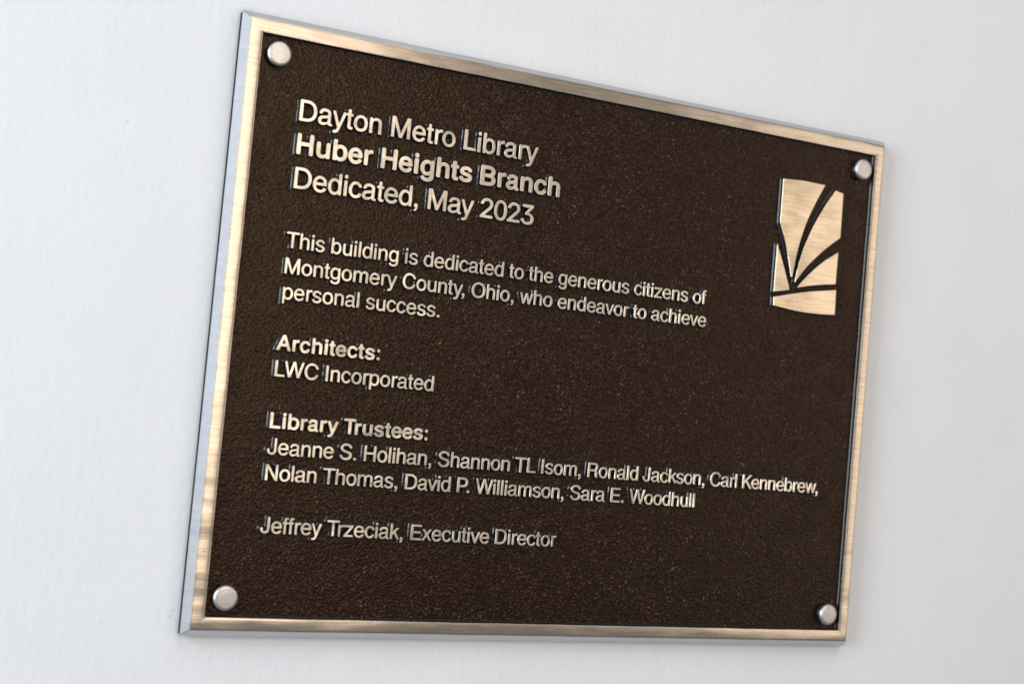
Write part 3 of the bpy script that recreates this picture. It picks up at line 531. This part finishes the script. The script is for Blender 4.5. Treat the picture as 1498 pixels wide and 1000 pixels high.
"T":[611,[242,1,255,-8,271,-14,343,-14,355,-11,367,-4,377,5,383,15,386,25,388,41,388,581,391,585,563,585,579,588,591,595,604,609,611,625,612,681,610,693,603,709,595,718,583,726,559,732,51,732,37,729,23,723,12,713,5,701,0,681,1,625,11,605,27,591,51,585,223,585,226,581,226,37,231,17]],
"a":[556,[65,19,90,0,115,-13,146,-22,166,-26,194,-28,238,-25,278,-15,318,3,350,24,366,3,382,-10,402,-20,426,-26,462,-28,498,-23,515,-17,530,-4,538,11,541,27,541,55,536,71,528,83,514,95,502,100,481,103,481,391,478,423,471,451,458,478,442,500,420,519,390,537,366,546,338,553,298,559,266,560,230,559,186,552,162,545,134,534,102,513,77,487,62,465,50,439,42,407,39,383,41,367,46,355,54,345,66,336,78,332,94,330,138,330,158,336,170,345,178,354,192,391,201,403,218,413,242,418,262,419,290,417,306,413,321,407,330,399,334,391,336,363,334,351,314,343,174,323,122,309,98,299,78,286,62,273,47,255,30,227,21,199,16,163,17,119,23,87,35,59,50,36],[174,124,169,131,167,139,167,155,172,167,186,177,226,188,334,207,336,203,335,175,331,155,317,139,298,126,266,116,226,112,194,114,182,118]],
"b":[611,[62,-2,78,-13,94,-17,154,-17,170,-13,182,-6,191,3,198,14,230,-6,254,-17,286,-25,322,-28,350,-27,378,-24,402,-19,431,-9,466,9,492,27,517,51,539,79,559,111,570,139,581,175,589,219,592,255,591,299,587,335,580,367,571,399,559,427,542,455,522,482,492,511,458,535,418,552,374,563,322,566,274,561,241,551,206,531,205,679,203,691,197,707,187,719,174,727,158,732,98,732,78,728,66,721,57,711,50,699,47,687,47,31,51,15],[242,147,227,167,217,187,209,215,204,243,203,279,205,307,212,339,221,363,230,379,244,395,262,409,278,416,302,421,326,422,346,419,366,413,387,399,405,379,417,355,427,323,432,287,432,247,426,211,415,179,402,157,386,141,366,127,342,119,310,117,282,122,262,131]],
"c":[556,[103,46,125,27,147,11,171,-2,195,-12,219,-19,247,-25,275,-28,307,-28,339,-25,367,-19,411,-3,435,10,455,23,478,43,495,63,521,103,531,127,533,139,531,155,526,167,516,179,505,187,495,191,443,205,431,205,419,203,403,196,393,187,373,151,362,139,351,131,335,124,311,117,291,115,267,117,247,123,231,131,218,143,204,159,195,175,188,191,181,215,177,239,176,267,178,299,184,327,192,351,203,371,219,390,231,401,251,411,275,416,299,417,323,413,343,406,355,399,367,387,395,345,407,336,419,332,443,332,495,345,507,350,518,359,527,371,532,387,532,403,528,415,515,441,499,465,479,488,455,509,415,533,387,545,363,552,307,560,275,560,247,557,199,545,175,536,151,523,113,495,79,459,63,435,48,407,31,359,25,331,21,299,21,235,29,183,36,155,45,131,70,87,84,67]],
"e":[556,[91,47,114,27,136,12,159,-1,184,-11,212,-19,240,-25,272,-28,308,-27,340,-24,368,-19,396,-11,416,-2,444,14,464,28,484,46,502,67,523,103,527,115,528,127,525,143,520,155,509,167,496,175,436,190,416,189,404,185,390,175,368,146,356,134,344,127,332,121,312,117,272,116,236,124,222,131,208,141,194,155,183,171,172,203,176,205,492,205,512,210,528,222,540,244,542,275,538,331,526,387,512,423,493,455,470,483,440,509,420,523,396,536,376,544,348,552,296,560,240,558,192,547,148,528,124,513,104,498,71,463,55,439,41,415,22,363,12,311,9,247,12,215,17,187,31,139,44,112,58,87,73,67],[176,346,180,358,191,375,201,387,216,400,228,407,244,413,280,417,312,413,328,407,340,400,352,390,364,375,377,347,372,345]],
"g":[611,[93,-156,113,-174,137,-190,165,-204,197,-217,229,-225,261,-229,297,-231,333,-230,365,-226,397,-219,429,-210,453,-199,477,-185,499,-168,521,-145,536,-124,549,-100,559,-72,565,-36,567,-4,567,500,565,516,559,528,553,536,541,546,529,551,517,553,453,552,433,542,423,532,417,522,413,522,373,546,337,556,285,560,257,558,229,554,181,539,141,517,105,485,74,444,53,404,37,356,27,300,26,248,31,200,43,152,59,112,85,72,113,42,145,18,189,-4,229,-16,281,-21,333,-18,369,-8,409,13,410,12,407,-28,402,-44,394,-56,379,-68,365,-75,329,-84,285,-85,251,-80,233,-72,217,-63,185,-28,173,-20,161,-16,149,-15,125,-22,73,-52,63,-64,57,-80,57,-100,62,-116,75,-136],[221,152,206,172,195,196,189,220,185,248,184,276,188,308,194,332,205,359,216,376,231,392,245,403,261,410,285,414,309,415,329,412,349,404,369,391,385,372,398,348,407,316,412,280,411,240,404,204,394,176,380,156,363,140,345,131,321,125,293,123,265,127,241,137]],
"h":[611,[66,0,78,-8,94,-14,166,-14,178,-11,190,-4,198,3,205,13,209,25,211,37,211,325,215,357,221,377,234,392,246,402,274,416,306,422,338,420,354,415,366,409,376,401,386,389,396,365,400,333,400,37,403,21,409,9,422,-5,442,-13,518,-13,534,-7,546,3,555,17,560,33,559,365,556,393,550,421,543,441,532,465,506,501,478,526,446,545,406,559,382,563,350,566,298,563,256,553,214,534,211,537,211,681,209,693,202,709,190,721,178,728,162,732,102,732,82,727,70,720,62,712,56,701,51,685,51,33,55,17]],
"i":[278,[70,0,82,-8,98,-14,182,-13,198,-7,208,1,217,13,221,25,223,41,223,509,218,525,210,537,198,547,182,553,106,554,90,551,78,546,68,537,60,525,56,513,55,33,59,17],[70,584,82,575,102,568,170,568,193,573,209,585,218,598,223,613,223,689,218,709,206,725,194,734,178,738,110,739,86,734,70,723,58,705,55,685,55,613,60,597]],
"n":[611,[66,0,78,-8,94,-14,162,-14,174,-12,186,-7,203,9,208,21,211,37,211,321,215,353,222,373,246,397,274,411,310,416,342,413,366,403,385,385,396,361,400,329,400,37,403,21,409,9,415,1,426,-7,450,-14,518,-13,534,-7,548,5,555,17,560,37,560,337,558,377,549,421,534,457,514,486,486,513,458,532,429,545,390,555,350,560,310,559,274,553,238,540,206,523,202,524,196,533,186,543,174,550,162,553,90,552,74,545,62,534,54,520,51,501,51,37,55,17]],
"r":[389,[65,0,77,-8,93,-14,161,-14,173,-11,185,-4,193,3,200,13,207,37,207,329,210,353,216,369,225,381,237,392,253,402,269,407,289,410,345,409,364,417,377,430,383,441,387,453,387,513,384,525,377,537,359,553,345,558,325,560,277,558,253,552,233,546,197,526,181,542,165,550,153,552,101,552,87,549,73,543,65,536,57,525,52,513,50,501,50,33,54,17]],
"s":[556,[66,43,87,25,107,11,131,-2,155,-12,187,-20,219,-25,287,-28,343,-22,403,-8,431,6,455,20,475,36,494,55,511,78,523,103,531,131,533,159,531,187,524,211,513,235,495,259,463,286,423,307,371,324,275,345,231,356,206,367,200,375,198,383,200,391,206,399,215,406,227,411,259,420,291,421,319,416,339,408,356,391,375,363,383,357,395,351,407,349,419,350,487,365,502,375,511,387,516,403,515,423,509,439,495,463,479,485,463,501,443,517,419,531,371,549,319,558,255,559,227,557,195,551,147,535,104,511,71,482,55,459,43,435,36,411,33,379,35,351,43,323,55,298,71,276,83,264,103,250,143,229,199,210,331,182,356,171,363,163,366,155,364,147,358,139,347,131,331,123,299,116,255,115,223,120,199,132,187,143,167,175,155,185,143,191,131,193,119,192,55,178,39,170,29,159,22,143,20,127,23,111,36,83,51,60]],
"t":[333,[107,16,131,-2,163,-15,203,-20,243,-19,283,-14,299,-7,310,3,316,11,323,31,321,83,317,95,308,107,299,114,287,119,271,122,235,121,231,122,230,127,230,415,279,417,295,423,307,433,315,445,319,459,319,511,310,531,303,539,291,547,275,552,231,553,230,639,227,655,220,667,208,679,195,687,183,690,115,689,99,684,87,675,76,659,71,643,71,555,67,552,35,550,19,544,3,527,-4,507,-4,459,0,447,7,435,19,424,31,418,71,415,72,91,77,67,83,50,94,31]],
"u":[611,[112,31,139,9,175,-10,211,-21,251,-27,295,-27,335,-21,367,-10,407,10,415,-2,427,-13,439,-19,451,-21,515,-20,535,-13,547,-2,555,11,559,27,559,495,554,515,543,531,527,541,515,545,451,546,437,543,423,537,415,530,407,520,402,507,400,495,400,215,396,183,389,163,378,147,367,137,335,121,319,118,299,116,271,119,247,128,225,147,219,159,214,171,211,203,211,495,209,507,204,519,195,531,187,537,171,544,159,546,95,545,79,539,64,527,55,511,52,495,52,199,54,159,60,123,71,91,89,59]],
"y":[556,[55,-209,63,-216,75,-221,111,-227,155,-227,191,-221,219,-210,251,-190,275,-168,295,-141,321,-89,544,479,546,495,542,511,535,524,519,539,499,546,431,545,411,538,396,523,389,511,275,206,162,511,152,527,139,539,123,545,55,546,31,540,19,531,13,523,4,503,3,491,6,479,193,-1,174,-53,164,-69,155,-77,139,-82,107,-78,95,-79,75,-88,62,-101,54,-117,40,-173,44,-193]],
":":[333,[93,0,105,-8,121,-14,177,-14,189,-12,201,-7,216,5,223,17,228,33,228,101,222,125,209,142,193,151,181,154,129,154,117,152,105,148,89,135,81,121,78,109,78,33,82,17],[93,372,105,364,121,358,177,358,189,360,201,365,216,377,223,389,228,405,228,473,222,497,209,514,193,523,181,526,129,526,117,524,105,520,89,507,81,493,78,481,78,405,82,389]]}}''')


def ring_normals(pts):
    """unit-ish outward offsets per vertex of a contour whose inside lies on the left"""
    out = []
    n = len(pts)
    for i in range(n):
        a, p, b = pts[i - 1], pts[i], pts[(i + 1) % n]
        u, v = (p - a).normalized(), (b - p).normalized()
        n1, n2 = Vector((u.y, -u.x)), Vector((v.y, -v.x))
        m_ = n1 + n2
        if m_.length < 1e-6:
            out.append(n1)
            continue
        m_.normalize()
        out.append(m_ / max(m_.dot(n1), 0.55))
    return out


def area_of(p):
    return sum(p[i - 1].x * p[i].y - p[i].x * p[i - 1].y for i in range(len(p))) / 2


def inside(q, poly):
    r = False
    for i in range(len(poly)):
        a, b = poly[i - 1], poly[i]
        if (a.y > q.y) != (b.y > q.y) and q.x < (b.x - a.x) * (q.y - a.y) / (b.y - a.y) + a.x:
            r = not r
    return r


def relief(name, contours, scale, round_mm, draft_mm, depth, mats):
    """contours: flat x, y lists (outer ones counterclockwise, holes clockwise); scale: metres per unit.
    Face at y = 0, body going down to the field, a rounded arris and a slight casting draft between."""
    r, dr = round_mm / 1000, draft_mm / 1000
    prof = [(dr + .00085, -depth - .00010, 1), (dr + .00045, -depth + .00022, 1), (dr + .00018, -depth + .00062, 1), (dr, -depth + .00110, 1), (0.0, -r * 1.05, 1), (-r * .12, -r * .62, 0), (-r * .42, -r * .22, 0), (-r, 0.0, 0)]
    polys = [[Vector((c[k], c[k + 1])) * scale for k in range(0, len(c), 2)] for c in contours]
    V, F, MI = [], [], []
    tops = []
    for p in polys:
        nrm = ring_normals(p)
        n = len(p)
        base = len(V)
        for off, z, _ in prof:
            for q, m_ in zip(p, nrm):
                w = q + m_ * off
                V.append((w.x, -z, w.y))
        for k in range(len(prof) - 1):
            for i in range(n):
                j2 = (i + 1) % n
                F.append((base + k * n + i, base + k * n + j2, base + (k + 1) * n + j2, base + (k + 1) * n + i))
                MI.append(1 if k <= 3 else 0)
        s0 = base + (len(prof) - 1) * n
        tops.append((p, s0, n))
    for p, s0, n in tops:
        if area_of(p) < 0:
            continue
        loops, idx = [[Vector((V[s0 + i][0], V[s0 + i][2], 0)) for i in range(n)]], list(range(s0, s0 + n))
        for p2, s2, n2 in tops:
            if area_of(p2) < 0 and inside(p2[0], p):
                loops.append([Vector((V[s2 + i][0], V[s2 + i][2], 0)) for i in range(n2)])
                idx += list(range(s2, s2 + n2))
        flat = [v.xy * 1000 for lp in loops for v in lp]
        edges, k0 = [], 0
        for lp in loops:
            edges += [(k0 + i, k0 + (i + 1) % len(lp)) for i in range(len(lp))]
            k0 += len(lp)
        cv, _, cf, ov, _, _ = delaunay_2d_cdt(flat, edges, [], 0, 1e-5)
        rings2 = [[v.xy * 1000 for v in lp] for lp in loops]
        mp = []
        for k, o_ in enumerate(ov):
            if o_:
                mp.append(idx[o_[0]])
            else:
                V.append((cv[k].x / 1000, 0.0, cv[k].y / 1000))
                mp.append(len(V) - 1)
        for tri in cf:
            g = (cv[tri[0]] + cv[tri[1]] + cv[tri[2]]) / 3
            if sum(inside(g, rg_) for rg_ in rings2) % 2 == 0:
                continue
            a, b, c = (mp[k] for k in tri)
            A = (V[b][0] - V[a][0]) * (V[c][2] - V[a][2]) - (V[c][0] - V[a][0]) * (V[b][2] - V[a][2])
            F.append((a, b, c) if A > 0 else (a, c, b))
            MI.append(0)
    me = bpy.data.meshes.new(name)
    me.from_pydata(V, [], F)
    for f, k in zip(me.polygons, MI):
        f.material_index = k
        f.use_smooth = len(f.vertices) == 4 and k == 1
    me.update()
    for mt in mats:
        me.materials.append(mt)
    return me


LINES = [  # style, point size in mm, baseline x/y left, baseline y right, right end, words
    ('r', 14.55, 28.9, 46.9, 162.6, 'Dayton Metro Library', 'large first line naming the library'),
    ('b', 14.55, 29.1, 63.8, 177.8, 'Huber Heights Branch', 'large bold second line naming the branch'),
    ('r', 14.55, 29.5, 80.9, 163.4, 'Dedicated, May 2023', 'large third line giving the month and year'),
    ('r', 10.85, 28.6, 110.7, 276.9, 'This building is dedicated to the generous citizens of', 'line that begins This building is dedicated'),
    ('r', 10.85, 29.2, 123.5, 278.2, 'Montgomery County, Ohio, who endeavor to achieve', 'line naming the county and the state'),
    ('r', 10.85, 29.4, 136.3, 114.2, 'personal success.', 'short line reading personal success'),
    ('b', 10.85, 28.9, 161.8, 83.5, 'Architects:', 'bold heading reading Architects'),
    ('r', 10.85, 29.3, 174.7, 114.7, 'LWC Incorporated', 'line naming the architects below their heading'),
    ('b', 10.85, 29.3, 200.4, 113.9, 'Library Trustees:', 'bold heading reading Library Trustees'),
    ('r', 10.85, 29.3, 213.2, 366.4, 'Jeanne S. Holihan, Shannon TL Isom, Ronald Jackson, Carl Kennebrew,', 'longest line, first row of the trustees\' names'),
    ('r', 10.85, 29.6, 226.0, 280.8, 'Nolan Thomas, David P. Williamson, Sara E. Woodhull', 'second row of the trustees\' names'),
    ('r', 10.85, 29.8, 251.9, 194.5, 'Jeffrey Trzeciak, Executive Director', 'last line of the plaque, naming the executive director'),
]
KERN = {'Tr': -100, 'P.': -120, 'y,': -90, 'w,': -50, 'r,': -50, 'Wo': -30, 'av': -20, 'ey': -20, 'ry': 10, 'TL': 0, 'Wi': -10, 'LW': -50, 'ay': -25,
        'Ke': -35, 'Ra': -10, 'Ro': -15, 'Br': 0, 'vi': -10, 'vo': -20, 'ev': -20, 'yt': -10, 've': -20, 'Tz': -60, 'rz': 0, 'Ch': 0}
NAMES = {',': 'comma', '.': 'period', ':': 'colon'}
cache = {}
SPACE = 262
for style, size, x0, y0, x1, text, label in LINES:
    e = bpy.data.objects.new('text_line', None)
    e.empty_display_size = 0.004
    COL.objects.link(e)
    e.parent = plaque
    ax, ay = U(x0, y0)
    e.location = rel(P(ax, ay, 0))
    e['label'] = label
    pens, pen = [], 0
    for i, ch in enumerate(text):
        pens.append(pen)
        pen += SPACE if ch == ' ' else GL[style][ch][0]
        pen += KERN.get(text[i:i + 2], 0)
    xs = lambda ch: [v for c in GL[style][ch][1:] for v in c[::2]]
    lo = min(xs(text[0]))
    hi = pens[-1] + max(xs(text[-1]))
    track = ((x1 - x0) / size * 1000 - (hi - lo)) / (len(text) - 1)
    for i, ch in enumerate(text):
        if ch == ' ':
            continue
        key = (style, size, ch)
        if key not in cache:
            cache[key] = relief('glyph', GL[style][ch][1:], size / 1e6, 0.25, 0.10, DEEP, [M_LETTER, M_SIDE])
        nm = NAMES.get(ch) or ('numeral' if ch.isdigit() else 'capital_letter' if ch.isupper() else 'small_letter')
        o = bpy.data.objects.new(nm, cache[key])
        COL.objects.link(o)
        o.parent = e
        o.location = Vector(((pens[i] - lo + track * i) * size / 1e6, RND.uniform(-.00006, .00006), RND.gauss(0, .00004)))
        o.rotation_euler = (RND.gauss(0, .006), 0, RND.gauss(0, .008))

# ------------------------------------------------------------------ the emblem: five raised pieces
def smooth_outline(parts):
    """parts: runs of points in mm from the face's top left; a run of 2 is straight, longer runs are curves through their points"""
    pts, cv = [], []
    for run in parts:
        k = len(run)
        for i in range(k - 1):
            a, b = run[i], run[i + 1]
            if k == 2:
                pts.append((a, None, None))
                continue
            p, q = run[max(i - 1, 0)], run[min(i + 2, k - 1)]
            t0 = ((b[0] - p[0]) / (6 if i else 3.0) , (b[1] - p[1]) / (6 if i else 3.0))
            t1 = ((q[0] - a[0]) / (6 if i + 2 < k else 3.0), (q[1] - a[1]) / (6 if i + 2 < k else 3.0))
            for s in range(6):
                u = s / 6
                c1 = (a[0] + t0[0], a[1] + t0[1])
                c2 = (b[0] - t1[0], b[1] - t1[1])
                pts.append((tuple((1 - u) ** 3 * a[d] + 3 * (1 - u) ** 2 * u * c1[d] + 3 * (1 - u) * u * u * c2[d] + u ** 3 * b[d] for d in (0, 1)), None, None))
    return [p[0] for p in pts]


def soften(pts, r=0.45):
    """round every sharp corner a little, as casting does"""
    out = []
    for i, p in enumerate(pts):
        a, b = pts[i - 1], pts[(i + 1) % len(pts)]
        va, vb = (a[0] - p[0], a[1] - p[1]), (b[0] - p[0], b[1] - p[1])
        la, lb = math.hypot(*va), math.hypot(*vb)
        cosang = (va[0] * vb[0] + va[1] * vb[1]) / (la * lb)
        if cosang < -0.97:
            out.append(p)
            continue
        d = min(r, la * .4, lb * .4)
        q0 = (p[0] + va[0] / la * d, p[1] + va[1] / la * d)
        q1 = (p[0] + vb[0] / lb * d, p[1] + vb[1] / lb * d)
        for s in range(4):
            u = s / 3
            out.append(tuple((1 - u) ** 2 * q0[k] + 2 * (1 - u) * u * p[k] + u * u * q1[k] for k in (0, 1)))
    return out


EMB = [
    [[(323.4, 31.0), (337.3, 30.1), (354.0, 30.3)], [(354.0, 30.3), (348.1, 41.7), (342.2, 55.3), (337.8, 71.1), (335.3, 88.0)],
     [(335.3, 88.0), (334.3, 88.0)], [(334.3, 88.0), (329.5, 71.4), (323.5, 57.0)], [(323.5, 57.0), (323.4, 31.0)]],
    [[(361.8, 32.3), (367.7, 33.4)], [(367.7, 33.4), (368.0, 60.2)], [(368.0, 60.2), (356.9, 69.1), (345.9, 79.8), (337.2, 91.0)],
     [(337.2, 91.0), (338.6, 82.0), (341.4, 71.1), (347.2, 56.6), (354.3, 43.5), (361.8, 32.3)]],
    [[(367.4, 68.8), (367.2, 88.3)], [(367.2, 88.3), (353.0, 90.6), (338.8, 93.8)], [(338.8, 93.8), (346.4, 85.3), (356.4, 76.3), (367.4, 68.8)]],
    [[(322.8, 69.6), (328.2, 81.0), (334.3, 95.6)], [(334.3, 95.6), (322.9, 98.0)], [(322.9, 98.0), (322.8, 69.6)]],
    [[(323.2, 100.7), (345.0, 95.4), (368.0, 91.4)], [(368.0, 91.4), (368.4, 106.6)], [(368.4, 106.6), (354.6, 107.5), (340.2, 107.4), (323.4, 106.0)],
     [(323.4, 106.0), (323.2, 100.7)]],
]
emb = bpy.data.objects.new('emblem', None)
emb.empty_display_size = 0.01
COL.objects.link(emb)
emb.parent = plaque
ex, ey = U(345, 107.5)
emb.location = rel(P(ex, ey, 0))
emb['label'] = 'raised leaf and book emblem of five brushed pieces'
for parts in EMB:
    pts = soften(smooth_outline(parts))
    ox = sum(p[0] for p in pts) / len(pts)
    oy = sum(p[1] for p in pts) / len(pts)
    if area_of([Vector((x, -y)) for x, y in pts]) < 0:
        pts = pts[::-1]
    c = []
    for x, y in pts:
        c += [x - ox, oy - y]
    me = relief('emblem_piece', [c], 1e-3, 0.25, 0.10, DEEP, [M_EMBLEM, M_SIDE])
    o = bpy.data.objects.new('emblem_piece', me)
    COL.objects.link(o)
    o.parent = emb
    wx, wy = U(ox, oy)
    o.location = P(wx, wy, 0) - ORG - emb.location

# ------------------------------------------------------------------ four screw caps
def lathe(name, prof, n, mats, cap=True):
    rings = [[Vector((r / 1000 * math.cos(2 * math.pi * i / n), -z / 1000, r / 1000 * math.sin(2 * math.pi * i / n))) for i in range(n)] for r, z in prof]
    V, F = loft_rings(rings, False, cap)
    me = mesh_of(name, V, F, smooth=True)
    for mt in mats:
        me.materials.append(mt)
    return me


HEAD = lathe('screw_cap', [(5.6, 0.25), (6.0, 0.25), (6.18, 0.40), (6.2, 0.7), (6.10, 1.15), (5.85, 1.6), (5.45, 1.98), (4.95, 2.17), (4.4, 2.25),
                           (4.05, 2.26), (3.95, 2.235), (3.80, 2.235), (3.70, 2.265), (3.0, 2.28), (1.6, 2.295), (0.3, 2.30)], 64, [M_CAP])
SHADE_RING = lathe('cap_shade_ring', [(5.9, -DEEP * 1000 - .1), (5.9, -2.2), (5.8, -1.9), (5.8, 0.26), (5.4, 0.26)], 64, [M_SIDE], False)  # added dark ring: the shade on the cap's side, put into colour
for x, y, label in ((15.6, 16.2, 'cap in the corner above the first line of lettering'), (380.2, 17.0, 'cap in the corner above the emblem'),
                    (15.8, 283.9, 'cap in the corner below the last line of lettering'), (380.2, 284.2, 'cap in the empty lower corner')):
    o = bpy.data.objects.new('screw_cap', HEAD)
    COL.objects.link(o)
    o.parent = plaque
    wx, wy = U(x, y)
    o.location = rel(P(wx, wy, 0))
    o.rotation_euler = (RND.gauss(0, .012), RND.uniform(0, 3), RND.gauss(0, .012))
    o['label'] = 'satin nickel ' + label
    c = bpy.data.objects.new('cap_shade_ring', SHADE_RING)
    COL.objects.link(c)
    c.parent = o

# ------------------------------------------------------------------ two small casting burrs
for x, y, r in ((232.4, 121.3, .00045), (363.9, 217.0, .0010)):
    bm = bmesh.new()
    bmesh.ops.create_icosphere(bm, subdivisions=2, radius=r)
    for v in bm.verts:
        v.co *= 1 + RND.uniform(-.22, .22)
        v.co.x *= 1.4
    me = bpy.data.meshes.new('casting_burr')
    bm.to_mesh(me)
    bm.free()
    for f in me.polygons:
        f.use_smooth = True
    wx, wy = U(x, y)
    link('casting_burr', me, [M_SIDE if r > .0008 else M_LETTER], plaque, rel(P(wx, wy, -DEEP if r > .0008 else -.0006)))
